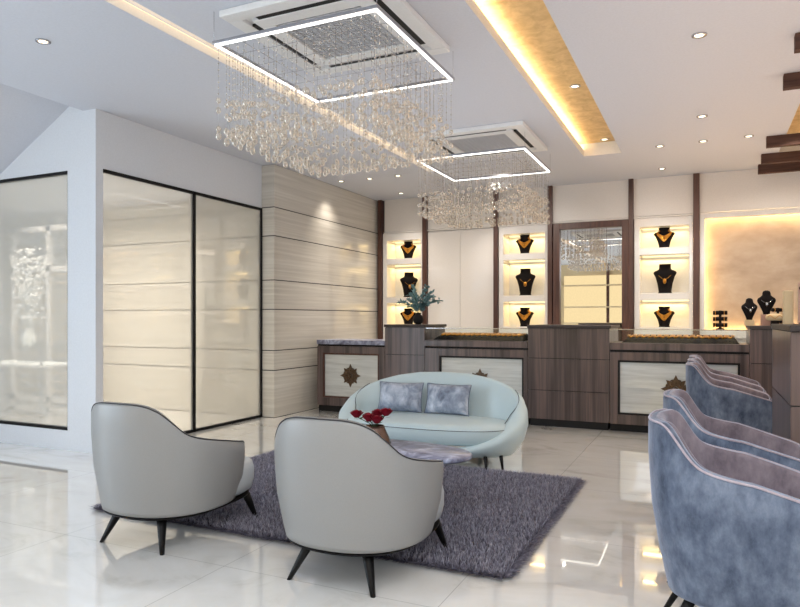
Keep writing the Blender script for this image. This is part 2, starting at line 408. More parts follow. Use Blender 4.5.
# ------------------------------------------------------------------ lit niches
def niche(x0, x1, label):
    t = thing('display_niche', label, 'niche', ((x0 + x1) / 2, YB, 0), group='lit jewellery niches in the back wall')
    a, b_ = x0 - (x0 + x1) / 2, x1 - (x0 + x1) / 2
    f = MB(); D = .36
    f.box(a, a + .075, 0, D, 0, 2.742); f.box(b_ - .045, b_, 0, D, 0, 2.742); f.box(a + .075, b_ - .045, 0, D, 2.62, 2.742)
    f.box(a + .075, b_ - .045, 0, D, 0, .92)
    f.build('surround', M['white'], t, bevel=.003)
    MB().box(a + .07, b_ - .04, D - .02, D, .9, 2.64).build('back_panel', M['paint'], t)
    for z0, z1 in ((.92, 1.175), (1.562, 1.66), (2.215, 2.312)):
        MB().box(a + .075, b_ - .045, .0, D - .02, z0, z1).build('shelf', M['white'], t, bevel=.003)
    for z in (1.552, 2.205, 2.61):
        MB().box(a + .09, b_ - .06, D - .06, D - .04, z, z + .01).build('light_strip', M['led_y'], t)
    for z in (1.52, 2.17, 2.58):
        ld = bpy.data.lights.new('niche_light', 'AREA'); ld.shape = 'RECTANGLE'; ld.size = (x1 - x0) * .75; ld.size_y = .12
        ld.energy = 1.5; ld.color = (1, .68, .26)
        lo = bpy.data.objects.new('niche_light', ld); COL.objects.link(lo); lo.parent = t; lo.location = (0, D * .72, z); lo.rotation_euler = (0, 0, 0)
    return t
niche(-5.02, -4.28, 'tall white lit niche nearest the stone wall')
niche(-2.98, -2.21, 'tall white lit niche between the white cupboard and the mirror')
niche(-.955, -.18, 'tall white lit niche right of the mirror')

# white cupboard
t = thing('wall_cupboard', 'tall glossy white two-door cupboard in the back wall', 'cupboard', (-3.626, YB, 0))
MB().box(-.565, .565, .03, .36, 0, 2.74).build('carcass', M['white'], t)
for a, b_ in ((-.563, -.003), (.003, .563)):
    MB().box(a, b_, 0, .028, .02, 2.72).build('door', M['gloss_white'], t, bevel=.003)
# mirror
t = thing('wall_mirror', 'large rectangular mirror in a brown wooden frame on the back wall', 'mirror', (-1.57, YB, 0))
f = MB(); f.box(-.555, -.452, -.03, .1, .2, 2.74); f.box(.445, .538, -.03, .1, .2, 2.74); f.box(-.452, .445, -.03, .1, 2.645, 2.74); f.box(-.452, .445, -.03, .1, .2, .95)
f.build('frame', M['walnut'], t, bevel=.004)
MB().box(-.452, .445, .03, .05, .95, 2.645).build('mirror_glass', M['mirror'], t)

# onyx feature panel right of the last upright
t = thing('feature_panel', 'honey-coloured stone panel glowing at its edges, right end of back wall', 'wall panel', (0, YB, 0))
MB().box(-.089, 3.08, .2, .24, 1.07, 2.744).build('stone_slab', M['onyx'], t)
f = MB(); f.box(-.09, -.03, 0, .09, 0, 2.745); f.box(-.03, 3.08, 0, .09, 2.69, 2.745); f.box(-.03, 3.08, -.05, .12, 1.03, 1.148); f.box(-.03, 3.08, .0, .2, 0, 1.03)
f.build('surround', M['white'], t, bevel=.003)
MB().box(-.075, -.06, .13, .15, 1.18, 2.67).box(0, 3.0, .13, .15, 2.715, 2.73).box(0, 3.0, .15, .17, 1.09, 1.105).build('light_strip', emis('halo_led', (1, .70, .34, 1), 20), t)

# ------------------------------------------------------------------ counters
def rosette(par, x, z, y, R=.16):
    r_ = MB()
    def petal(a, L, W, d):
        pts = []
        for u, v in ((.02, 0), (L * .55, W), (L, 0), (L * .55, -W)):
            pts.append((x + u * math.cos(a) - v * math.sin(a), z + u * math.sin(a) + v * math.cos(a)))
        r_.prism(pts, 'y', y - d, y)
    for i in range(8):
        petal(i * PI / 4 + PI / 2, R if i % 2 == 0 else R * .9, R * .21, .012)
        petal(i * PI / 4 + PI / 8 + PI / 2, R * .74, R * .10, .006)
    for i in range(8):
        a = i * PI / 4 + PI / 2; q = R * .42
        r_.ball((x + q * math.cos(a), y - .012, z + q * math.sin(a)), R * .07, 6, 4)
        q = R * .66
        r_.ball((x + q * math.cos(a + .3), y - .01, z + q * math.sin(a + .3)), R * .05, 6, 4)
        r_.ball((x + q * math.cos(a - .3), y - .01, z + q * math.sin(a - .3)), R * .05, 6, 4)
    r_.ball((x, y - .012, z), R * .16, 10, 6)
    return r_.build('rosette', M['bronze'], par)
FY = 7.95
def counter(x0, x1, label, topz, mat_top, glasscase=False, fl=.088, fr=.088):
    xc = (x0 + x1) / 2; W = x1 - x0; h_ = W / 2
    t = thing('display_counter', label, 'counter', (xc, FY, 0))
    D = .62
    MB().box(-h_, h_, .04, D, 0, .085).build('plinth', M['matteblack'], t)
    ins = MB()
    f = MB(); f.box(-h_, -h_ + fl, 0, .04, .085, .915); f.box(h_ - fr, h_, 0, .04, .085, .915)
    f.box(-h_ + fl, h_ - fr, 0, .04, .82, .915); f.box(-h_ + fl, h_ - fr, 0, .04, .085, .195)
    f.box(-h_, h_, .06, D, .085, .93)
    f.build('body', M['wood'], t, bevel=.003)
    a, b_ = -h_ + fl, h_ - fr
    bd = MB(); e = .022
    bd.box(a, a + e, .008, .045, .195, .82); bd.box(b_ - e, b_, .008, .045, .195, .82); bd.box(a + e, b_ - e, .008, .045, .195, .195 + e); bd.box(a + e, b_ - e, .008, .045, .82 - e, .82)
    bd.build('inner_frame', M['matteblack'] if glasscase else M['walnut'], t)
    ip = MB().box(a + e, b_ - e, .03, .05, .195 + e, .82 - e).build('inset_panel', M['inset'], t)
    rosette(ip, (a + b_) / 2 - .01, .51, .03)
    MB().box(-h_, h_, .02, D, .915, .94).build('shadow_gap', M['matteblack'], t)
    if not glasscase:
        MB().box(-h_ - .0, h_, -.02, D, .94, 1.0).build('worktop', mat_top, t, bevel=.004)
    else:
        MB().box(-h_, h_, -.015, D, .94, 1.02).build('ledge', M['wood'], t, bevel=.004)
        gc = MB()
        gc.box(-h_ + .01, h_ - .01, .02, .028, 1.02, 1.175); gc.box(-h_ + .01, h_ - .01, D - .03, D - .022, 1.02, 1.175); gc.box(-h_ + .01, h_ - .01, .028, D - .03, 1.168, 1.176)
        gcase = gc.build('glass_case', M['glass'], t)
        MB().box(-h_ + .01, h_ - .01, .016, .022, 1.170, 1.178).build('edge_strip', M['chrome'], gcase)
    return t
counter(-4.985, -3.925, 'low counter with grey-purple marble top beside the stone wall', 1.0, M['marble_grey'])
counter(-3.34, -1.983, 'glass-topped jewellery counter behind the sofa', 1.02, None, True, .20, .05)
counter(-1.02, .41, 'glass-topped jewellery counter behind the blue chairs', 1.02, None, True)
def block(x0, x1, y0, y1, label, lines=(.435, .82), tz=1.185):
    xc = (x0 + x1) / 2; h_ = (x1 - x0) / 2
    t = thing('counter_pedestal', label, 'counter', (xc, y0, 0))
    D = y1 - y0
    MB().box(-h_ + .02, h_ - .02, .03, D - .02, 0, .085).build('plinth', M['matteblack'], t)
    zs = [.085] + list(lines) + [tz]
    b_ = MB()
    for z0, z1 in zip(zs, zs[1:]): b_.cur = 0; b_.box(-h_, h_, 0, D, z0 + .004, z1 - .004)
    b_.cur = 1; b_.box(-h_ + .008, h_ - .008, .008, D - .008, .085, tz)
    b_.build('body', [M['wood'], M['matteblack']], t)
    MB().box(-h_ - .005, h_ + .02, -.03, D + .02, tz, tz + .035).build('slab_top', M['slab'], t, bevel=.004)
    return t
block(-3.92, -3.345, FY, 8.69, 'tall dark wood pedestal holding the small leafy vase')
block(-1.978, -1.025, FY, 8.8, 'widest dark wood pedestal, in front of the mirror')
block(.415, 1.9, FY, 8.7, 'tall dark wood pedestal at right end of the back counter')
block(.415, 1.9, 4.18, 5.3, 'tall dark wood pedestal at the right edge, nearest of all', tz=1.228)

# gold jewellery beds inside the two glass cases
def tray(x0, x1, label):
    t = thing('jewellery_tray', label, 'tray', ((x0 + x1) / 2, FY + .29, 1.021))
    h_ = (x1 - x0) / 2
    MB().loft([[(-h_, -.2, 0), (h_, -.2, 0), (h_, .2, 0), (-h_, .2, 0)], [(-h_ + .05, -.15, .045), (h_ - .05, -.15, .045), (h_ - .05, .2, .085), (-h_ + .05, .2, .085)]], smooth=False).build('velvet_bed', M['velvet_black'], t)
    n = int((x1 - x0) / .072)
    for i in range(n):
        x = -h_ + .085 + i * (2 * h_ - .17) / (n - 1)
        c = MB()
        for q in (.0, .012, .024):
            pts = []
            for j in range(13):
                a = PI + PI * j / 12
                y = .10 + (.19 - q * 1.2) * math.sin(a) ; xx = x + (.04 - q) * math.cos(a)
                pts.append((xx, y, .056 + (y + .15) / .35 * .04))
            c.tube(pts, .0085, 5)
        c.ball((x, -.10, .062), .014, 8, 5)
        c.build('gold_necklace', M['gold'], t)
tray(-3.26, -2.06, 'row of gold necklaces in the glass case behind the sofa')
tray(-.90, .32, 'row of gold necklaces in the glass case behind the blue chairs')

# ------------------------------------------------------------------ jewellery busts
def bust(kind, loc, label, rz=0, s=1., silver=False, group='necklace busts'):
    t = thing('jewellery_bust', label, 'jewellery bust', loc, rz, group); t.scale = (s, s, s)
    if kind == 'tall':
        rows = [(.095, .055, 0), (.092, .053, .012), (.082, .05, .02), (.10, .058, .14), (.125, .066, .23), (.148, .068, .275), (.152, .064, .292), (.135, .056, .312), (.092, .05, .33), (.078, .048, .345), (.076, .048, .40), (.08, .052, .41)]
    else:
        rows = [(.072, .05, 0), (.072, .05, .012), (.066, .045, .02), (.085, .052, .1), (.115, .058, .165), (.138, .056, .195), (.125, .05, .215), (.085, .046, .228), (.068, .045, .245), (.074, .05, .275), (.076, .05, .285)]
    if kind == 'round': rows = [(.05, .04, 0), (.05, .04, .012), (.06, .045, .05), (.10, .06, .14), (.135, .066, .21), (.14, .066, .245), (.125, .06, .275), (.09, .052, .30), (.065, .046, .325), (.062, .046, .36), (.05, .04, .39), (.02, .02, .405)]
    n = 20
    b_ = MB().loft([[(w_ * S(math.cos(2 * PI * k / n), 2.2), d * S(math.sin(2 * PI * k / n), 2.2), z) for k in range(n)] for w_, d, z in rows])
    b_.build('bust', M['velvet_black'], t)
    def wd(z):
        return interp(z, [(r_[2], r_[0]) for r_ in rows]), interp(z, [(r_[2], r_[1]) for r_ in rows])
    nk = MB(); top = rows[-2][2]
    mat = M['chrome'] if silver else M['gold']
    if kind != 'low': strands = [(top - .10, .19, .0028, .8)]
    else: strands = [(top - .035, .16 - .022 * j, .0085, .9) for j in range(4)] if not silver else [(top - .04, .15, .006, .9)]
    for zt, zb, r_, wf_ in strands:
        pts = []
        for j in range(-9, 10):
            u = j / 9; z = zb + (zt + .02 - zb) * abs(u) ** 1.5
            w_, d = wd(z); ang = -PI / 2 + u * PI * .44
            pts.append((w_ * .8 * math.cos(ang) * (1.0 if True else 0), d * S(math.sin(ang), 2.2) - .007, z))
        nk.tube(pts, r_, 6)
    nko = nk.build('silver_necklace' if silver else 'gold_necklace', mat, t)
    if kind != 'low': MB().ball((0, -.074, .17), .024, 8, 6, 1.6).build('pendant', mat, nko)
    return t
NZ = (1.176, 1.661, 2.313)
names = ['stone wall', 'white cupboard', 'mirror']
for x, who, rz in ((-4.61, 'niche nearest the stone wall', rad(14)), (-2.60, 'niche left of the mirror', rad(4)), (-.56, 'niche right of the mirror', 0)):
    bust('low', (x, YB + .15, NZ[2]), 'small black bust, gold collar, top shelf, ' + who, rz, 1.04)
    bust('tall', (x + .01, YB + .15, NZ[1]), 'tall black bust, gold pendant, middle shelf, ' + who, rz * 2.6, 1.03)
    bust('low', (x, YB + .15, NZ[0]), 'small black bust, gold collar, bottom shelf, ' + who, rz, 1.04)
bust('round', (.43, 8.35, 1.285), 'black bust with silver necklace, left one on the right pedestal', rad(12), .6, True)
bust('round', (.60, 8.38, 1.345), 'black bust with silver necklace, higher one on the right pedestal', 0, .66, True)
for x, y, z, w_, la in ((.43, 8.35, .065, .05, 'low cream stand under the left silver-necklace bust'), (.60, 8.38, .125, .055, 'grey stone stand under the higher silver-necklace bust')):
    tag(MB().box(-w_, w_, -.05, .05, 0, z - .001).build('bust_stand', M['cream'] if z < .1 else M['pink_stone'], bevel=.003, loc=(x, y, 1.2205)), la, 'stand')
# bracelet stands: upright with three padded bars
def bracelet_stand(loc, label, rz=0, s=1.):
    t = thing('bracelet_stand', label, 'bracelet stand', loc, rz, 'bracelet stands'); t.scale = (s, s, s)
    MB().lathe([(.055, 0), (.055, .012), (.018, .02), (.018, .26), (.0, .262)], n=14).build('post', M['velvet_black'], t)
    for i, z in enumerate((.06, .145, .23)):
        br = MB().tube([(-.09, 0, z), (.09, 0, z)], .029, 10).build('bar', M['velvet_black'], t)
        for x in (-.06, .05): MB().tube([(x,   .030 * math.cos(a_ * PI / 6), z + .030 * math.sin(a_ * PI / 6)) for a_ in range(12)], .004, 5, loop=True).build('bracelet', M['gold'], br)
bracelet_stand((.165, YB + .05, 1.149), 'three-bar black bracelet stand on the white ledge before the stone panel')
bracelet_stand((.70, 8.25, 1.221), 'small three-bar black bracelet stand at the right end of the back counter', .5, .75)
t = thing('display_pillow', 'cream pillow draped with a gold chain on the right pedestal', 'pillow', (.665, 8.17, 1.221)); t.scale = (.8, .8, .8)
n = 14
MB().loft([[(w_ * S(math.cos(2 * PI * k / n), 3), w_ * .45 * S(math.sin(2 * PI * k / n), 3), z) for k in range(n)] for w_, z in ((.08, 0), (.11, .02), (.115, .05), (.10, .08), (.04, .095))]).build('cushion', M['cream'], t, loc=(0, 0, .07))
MB().box(-.05, .05, -.03, .03, 0, .075).build('stand', M['velvet_black'], t, bevel=.003)
MB().tube([(-.09 + .18 * j / 10, -.052, .12 + .02 * math.sin(j)) for j in range(11)], .004, 6).build('gold_chain', M['gold'], t)
t = thing('display_tower', 'cream lit display tower on the nearest right pedestal', 'display tower', (.470, 4.9, 1.2635))
MB().box(-.024, .028, -.05, .05, 0, .215).build('column', M['cream'], t, bevel=.004)
t = thing('display_rack', 'pink stone rack with black bars on the nearest right pedestal', 'display rack', (.615, 4.75, 1.2635))
MB().box(-.10, .10, .02, .04, 0, .26).box(-.10, .10, -.06, .04, 0, .015).build('back_board', M['pink_stone'], t, bevel=.003)
for z in (.05, .10, .15): MB().tube([(-.03, 0, z), (.1, 0, z)], .013, 8).build('bar', M['velvet_black'], t)
MB().ball((-.08, 0, .225), .018).box(-.082, -.078, -.01, .02, .2, .21).build('knob', M['velvet_black'], t)

# ------------------------------------------------------------------ leafy vase on the left pedestal
VX, VY, VZ = -3.52, 8.15, 1.221
t = thing('round_vase', 'small dark round vase with blue-green foliage on the left pedestal', 'vase', (VX, VY, VZ))
MB().lathe([(.035, 0), (.06, .02), (.075, .06), (.062, .105), (.035, .135), (.045, .155), (.038, .155), (.028, .135), (.02, .06)], cap=False).build('body', M['matteblack'], t)
def branch(ax, ay, L, label):
    t = thing('leafy_branch', label, 'branch', (VX, VY, VZ + .11), 0, 'blue-green branches in the round vase')
    st = MB(); P = []
    for i in range(7):
        u = i / 6; P.append(Vector((ax * u * u * L + ax * .02, ay * u * u * L, L * u * (1 - .25 * abs(ax) * u))))
    st.tube(P, .003, 5).build('stem', M['green'], t)
    lf = MB()
    for i in range(60):
        u = .25 + .75 * i / 59; j = min(5, int(u * 6)); p = P[j].lerp(P[j + 1], u * 6 - j)
        d = Vector((random.uniform(-1, 1), random.uniform(-1, 1), random.uniform(-.2, .9))).normalized(); s_ = d.cross(Vector((random.random(), random.random(), 1))).normalized()
        l_ = random.uniform(.045, .075); w_ = l_ * .36
        lf.add([p, p + d * l_ * .5 + s_ * w_, p + d * l_, p + d * l_ * .5 - s_ * w_], [(0, 1, 2, 3)])
    tag(lf.build('leaves', M['bluegreen'], t), kind=None)
for i, (ax, ay, L) in enumerate([(-.95, -.2, .25), (-.45, .2, .33), (-.1, -.3, .40), (.2, .2, .42), (.55, -.1, .36), (1.0, .1, .28), (.1, -.8, .3), (-.7, .5, .28), (.45, .6, .3)]):
    branch(ax, ay, L, 'blue-green leafy branch in the dark round vase on the left pedestal')

# ------------------------------------------------------------------ ceiling fittings
def downlight(x, y, label, z=H, e=32):
    t = thing('downlight', label, 'ceiling light', (x, y, z), group='round recessed downlights')
    n = 24
    MB().lathe([(.032, -.001), (.052, -.001), (.05, -.008), (.034, -.008)], n=n, cap=False).build('bezel', M['chrome'], t)
    MB().lathe([(.0001, -.003), (.033, -.003), (.033, -.001), (.0001, -.001)], n=n, cap=False).build('lens', M['lamp'], t)
    ld = bpy.data.lights.new('downlight_beam', 'SPOT'); ld.energy = e; ld.color = (1, .90, .78); ld.spot_size = rad(95); ld.spot_blend = .9; ld.shadow_soft_size = .04
    lo = bpy.data.objects.new('downlight_beam', ld); COL.objects.link(lo); lo.parent = t; lo.location = (0, 0, -.02)
for x, y, la in [(-4.383, 3.26, 'downlight alone in the ceiling at far left'), (-.05, 5.16, 'nearest downlight right of the gold cove'), (-.045, 7.24, 'middle downlight of the row right of the gold cove'),
                 (-.04, 8.265, 'downlight right of the cove end, directly behind the middle one'), (-.5, 8.29, 'downlight just right of the gold cove end'), (.42, 8.25, 'downlight nearest the wooden beams'),
                 (-4.875, 8.43, 'downlight nearest the stone wall'), (-4.415, 8.45, 'second downlight from the stone wall'), (-3.958, 8.44, 'third downlight from the stone wall'),
                 (-4.466, 9.64, 'downlight nearest the back wall above the left niche'), (-2.9, 9.6, 'downlight close to the back wall above the cupboard'), (-.55, 9.55, 'downlight close to the back wall above the right niche')]:
    downlight(x, y, la)
downlight(-1.119, 6.284, 'nearer downlight inside the gold cove', 3.474, 6); downlight(-1.125, 8.30, 'farther downlight inside the gold cove', 3.474, 6)

for i, (y, x, la) in enumerate([(5.45, .566, 'first dark ceiling beam, nearest the viewer'), (6.31, .574, 'second dark ceiling beam from the viewer'), (8.38, .598, 'third dark ceiling beam from the viewer'), (9.25, .604, 'fourth dark ceiling beam, next to the last'), (9.86, .608, 'last dark ceiling beam, nearest the back wall')]):
    tag(MB().box(0, 2.4, -.04, .04, 0, .119).build('ceiling_beam', M['beamwood'], bevel=.003, loc=(x, y, 3.2)), la, 'beam', 'dark wooden ceiling beams')

def cassette(x0, x1, y0, y1, label):
    xc, yc = (x0 + x1) / 2, (y0 + y1) / 2; a, b_ = (x1 - x0) / 2, (y1 - y0) / 2
    t = thing('ceiling_air_conditioner', label, 'air conditioner', (xc, yc, H), group='ceiling cassette air conditioners')
    p = MB(); zb = -.045
    def ring(o, i, z0, z1):
        p.box(-a * o, a * o, -b_ * o, -b_ * i, z0, z1); p.box(-a * o, a * o, b_ * i, b_ * o, z0, z1)
        p.box(-a * o, -a * i, -b_ * i, b_ * i, z0, z1); p.box(a * i, a * o, -b_ * i, b_ * i, z0, z1)
    ring(1, .82, zb, -.001); ring(.74, .56, zb, -.001)
    p.build('panel', M['plastic'], t, bevel=.006)
    q = MB()
    L = .64
    for s in (-1, 1):
        q.box(-a * L, a * L, s * b_ * .78 - b_ * .035, s * b_ * .78 + b_ * .035, zb + .004, zb + .02); q.box(s * a * .78 - a * .035, s * a * .78 + a * .035, -b_ * L, b_ * L, zb + .004, zb + .02)
    q.build('air_slot', M['matteblack'], t)
    p = MB(); zz = zb + .012
    p.box(-a * .82, a * .82, -b_ * .82, b_ * .82, zz + .012, -.002)
    p.build('inner_panel', M['plastic'], t)
    g_ = MB()
    for i in range(26):
        y = -b_ * .54 + i * b_ * 1.08 / 25; g_.box(-a * .55, a * .55, y - .006, y + .006, zb + .012, zb + .022)
    for i in range(14):
        x = -a * .54 + i * a * 1.08 / 13; g_.box(x - .003, x + .003, -b_ * .55, b_ * .55, zb + .012, zb + .022)
    g_.build('grille', M['grey_grille'], t)
cassette(-2.90, -1.73, 3.42, 4.60, 'square white ceiling air conditioner above the nearer chandelier')
cassette(-2.90, -1.70, 6.62, 7.78, 'square white ceiling air conditioner above the farther chandelier')

# crystal strands: a few shared meshes
strand_me = []
for v in range(9):
    s_ = MB(); L = .60 + random.uniform(-.05, .02); s_.cur = 0
    s_.tube([(0, 0, 0), (0, 0, -L)], .0012, 4)
    s_.cur = 1
    z = -.03
    while z > -L * .60: s_.ball((0, 0, z), .0055, 6, 4, 1.2); z -= random.uniform(.035, .06)
    while z > -L * .97:
        s_.ball((0, 0, z), random.uniform(.015, .021), 8, 6, 1.15); z -= random.uniform(.06, .125)
    s_.ball((0, 0, -L), .021, 8, 6, 1.35)
    o = s_.build('crystal_strand', [M['chrome'], M['crystal']])
    strand_me.append(o.data); bpy.data.objects.remove(o)
def chandelier(x0, x1, y0, y1, label):
    xc, yc = (x0 + x1) / 2, (y0 + y1) / 2; a, b_ = (x1 - x0) / 2, (y1 - y0) / 2; Z = 3.10
    t = thing('crystal_chandelier', label, 'chandelier', (xc, yc, Z), group='square crystal chandeliers')
    f = MB(); w_ = .035
    for (p0, p1, p2, p3) in ((-a, a, -b_, -b_ + w_), (-a, a, b_ - w_, b_), (-a, -a + w_, -b_ + w_, b_ - w_), (a - w_, a, -b_ + w_, b_ - w_)): f.box(p0, p1, p2, p3, 0, .022)
    f.build('frame', M['chrome'], t, bevel=.002)
    f = MB(); w2 = .026; c = .012
    for (p0, p1, p2, p3) in ((-a + c, a - c, -b_ + c, -b_ + w2), (-a + c, a - c, b_ - w2, b_ - c), (-a + c, -a + w2, -b_ + w2, b_ - w2), (a - w2, a - c, -b_ + w2, b_ - w2)): f.box(p0, p1, p2, p3, -.007, 0)
    f.build('light_strip', M['led_w'], t)
    for sx in (-1, 1):
        for sy in (-1, 1): MB().tube([(sx * (a - .01), sy * (b_ - .01), .02), (sx * (a - .01), sy * (b_ - .01), .22)], .0015, 5).build('hanging_wire', M['chrome'], t)
    grid = MB()
    for i in range(1, 6):
        x = -a + 2 * a * i / 6; grid.box(x - .0007, x + .0007, -b_ + .03, b_ - .03, .006, .009)
        y = -b_ + 2 * b_ * i / 6; grid.box(-a + .03, a - .03, y - .0007, y + .0007, .006, .009)
    grid.build('wire_grid', M['chrome'], t)
    pts = []
    for ringi, inset in enumerate((.03, .10, .18)):
        A, B = a - inset, b_ - inset; step = .075 if ringi < 2 else .12
        nx, ny = int(2 * A / step), int(2 * B / step)
        for i in range(nx): pts.append((-A + 2 * A * i / nx, -B)); pts.append((A - 2 * A * i / nx, B))
        for i in range(ny): pts.append((A, -B + 2 * B * i / ny)); pts.append((-A, B - 2 * B * i / ny))
    pts.sort(key=lambda p: (p[0] + xc) ** 2 + (p[1] + yc) ** 2)
    for i, (x, y) in enumerate(pts[:100]):
        o = bpy.data.objects.new('crystal_strand', random.choice(strand_me)); COL.objects.link(o); o.parent = t; o.location = (x + random.uniform(-.012, .012), y + random.uniform(-.012, .012), -.004)
    rest = MB()
    for (x, y) in pts[100:]:
        me = random.choice(strand_me); x += random.uniform(-.012, .012); y += random.uniform(-.012, .012)
        off = len(rest.v); rest.v += [(v.co.x + x, v.co.y + y, v.co.z - .004) for v in me.vertices]
        for p in me.polygons: rest.f.append(tuple(i + off for i in p.vertices)); rest.mi.append(p.material_index); rest.sm.append(True)
    o = rest.build('crystal_strands', [M['chrome'], M['crystal']], t); o['kind'] = 'stuff'
chandelier(-2.95, -1.73, 3.41, 4.70, 'square crystal chandelier hanging over the armchairs, the nearer one')
chandelier(-3.01, -1.735, 6.87, 8.13, 'square crystal chandelier hanging behind the sofa, the farther one')

# ------------------------------------------------------------------ seating
def shell(path, sb, z0, th, inner_z, mats, parent, pipe_r=.006, fr=(0, .04, .15, .45, .8, .97), flare=None, pipes=('piping',), seg=None):
    """path: list of (x, y, ztop). outer shell, inner lining, piping along the rim."""
    N = len(path); out = []; inn = []; rimo = []; rimi = []
    nrm = []
    for i in range(N):
        d = Vector(path[min(i + 1, N - 1)][:2]) - Vector(path[max(i - 1, 0)][:2]); d.normalize(); nrm.append(Vector((d.y, -d.x)))
    for i, (x, y, zt) in enumerate(path):
        n_ = nrm[i]; ring = []
        for f in fr:
            g_ = sb + (1 - sb) * math.sin(min(1, f * 1.25) * PI / 2)
            ring.append((x * g_, y * g_, z0 + f * (zt - z0)))
        p = Vector((x, y)); q = p - n_ * .004
        ring.append((q.x, q.y, zt - .004)); rimo.append((q.x, q.y, zt - .001))
        q = p - n_ * th * .5; ring.append((q.x, q.y, zt + .004))
        # inside of the outer shell
        q = p - n_ * th * .5; ring.append((q.x * .97, q.y * .97, z0 + .5 * (zt - z0))); ring.append((x * sb - n_.x * th * .5, y * sb - n_.y * th * .5, z0))
        out.append(ring)
        r2 = []
        for k_, (off, zz) in enumerate(((.5, zt + .004), (.82, zt + .001), (1., zt - .015), (1.08, lerp(inner_z, zt, .6)), (1.2, lerp(inner_z, zt, .25)), (1.35, inner_z), (.55, inner_z))):
            q = p - n_ * th * off; sc2 = 1 if k_ < 3 else (.985 if k_ == 3 else (.96 if k_ == 4 else .94))
            r2.append((q.x * sc2, q.y * sc2, zz))
        inn.append(r2)
    o1 = MB().loft(out, closed=True, cap=True).build('outer_shell', mats[0], parent)
    o2 = MB().loft(inn, closed=True, cap=True).build('inner_lining', mats[1], parent)
    MB().tube(rimo, pipe_r, 6).build('piping', mats[2], o1)
    return o1, o2
def taper_leg(p0, p1, r0, r1, parent, mat, name='leg'):
    m = MB(); rings = []
    for t_ in (0, .3, .7, 1):
        c = Vector(p0).lerp(Vector(p1), t_); r_ = lerp(r0, r1, t_)
        rings.append([(c.x + r_ * S(math.cos(2 * PI * k_ / 12), 3.4), c.y + r_ * S(math.sin(2 * PI * k_ / 12), 3.4), c.z) for k_ in range(12)])
    return m.loft(rings).build(name, mat, parent)
def cushion(a, bf, bb, z0, z1, n, mat, parent, name='seat', yc=0, puff=.02, N=40, nb=None):
    rings = []
    for s, z in ((.90, z0), (.97, z0 + .02), (1., lerp(z0, z1, .35)), (1., lerp(z0, z1, .7)), (.975, z1 - .02), (.93, z1 - .004), (.82, z1 + .2 * puff), (.5, z1 + .8 * puff), (.15, z1 + puff)):
        r_ = []
        for k_ in range(N):
            t_ = 2 * PI * k_ / N; q = n if math.sin(t_) >= 0 or not nb else nb; c, si = S(math.cos(t_), q), S(math.sin(t_), q)
            r_.append((a * c * s, yc + (bf if si > 0 else bb) * si * s, z))
        rings.append(r_)
    return MB().loft(rings).build(name, mat, parent)

# grey leather tub armchair ------------------------------------------------
def armchair(loc, label):
    t = thing('tub_armchair', label, 'armchair', loc, 0, 'grey tub armchairs')
    Z = [(0, .832), (15, .83), (25, .817), (35, .785), (45, .725), (55, .662), (65, .634), (75, .618), (85, .602), (95, .582), (105, .566), (116, .552)]
    path = []
    for i in range(-61, 62):
        ph = i * 2; x = .428 * S(math.sin(rad(ph)), 2.25); y = -.42 * S(math.cos(rad(ph)), 2.25)
        path.append((x, y, interp(abs(ph), Z)))
    # smooth heights
    zs = [p[2] for p in path]
    for _ in range(3): zs = [zs[0]] + [(zs[i - 1] + zs[i] * 2 + zs[i + 1]) / 4 for i in range(1, len(zs) - 1)] + [zs[-1]]
    # round the arm ends downwards
    M_ = len(path)
    for j, dz in ((0, .045), (1, .018), (2, .006)):
        zs[j] -= dz; zs[M_ - 1 - j] -= dz
    path = [(p[0], p[1], z) for p, z in zip(path, zs)]
    shell(path, .87, .2, .05, .34, (M['leather'], M['leather_in'], M['piping']), t, .0035)
    cushion(.357, .47, .29, .203, .405, 4.2, M['leather_in'], t, 'seat', .02, N=64, nb=2.3)
    cushion(.355, .465, .36, .178, .2, 3.4, M['black'], t, 'base', 0, 0, 64, 2.3)
    for x0, y0, x1, y1 in ((-.145, -.255, -.238, -.30), (.175, -.25, .237, -.31), (-.27, .37, -.32, .42), (.27, .37, .32, .42)):
        taper_leg((x0, y0, .182), (x1, y1, 0 if y1 < 0 else .012), .026, .011, t, M['black'])
    return t
armchair((-1.65, 3.05, 0), 'grey leather tub armchair in the middle, right one of the pair')
armchair((-2.955, 3.05, 0), 'grey leather tub armchair beside the shop glass, left one of the pair')

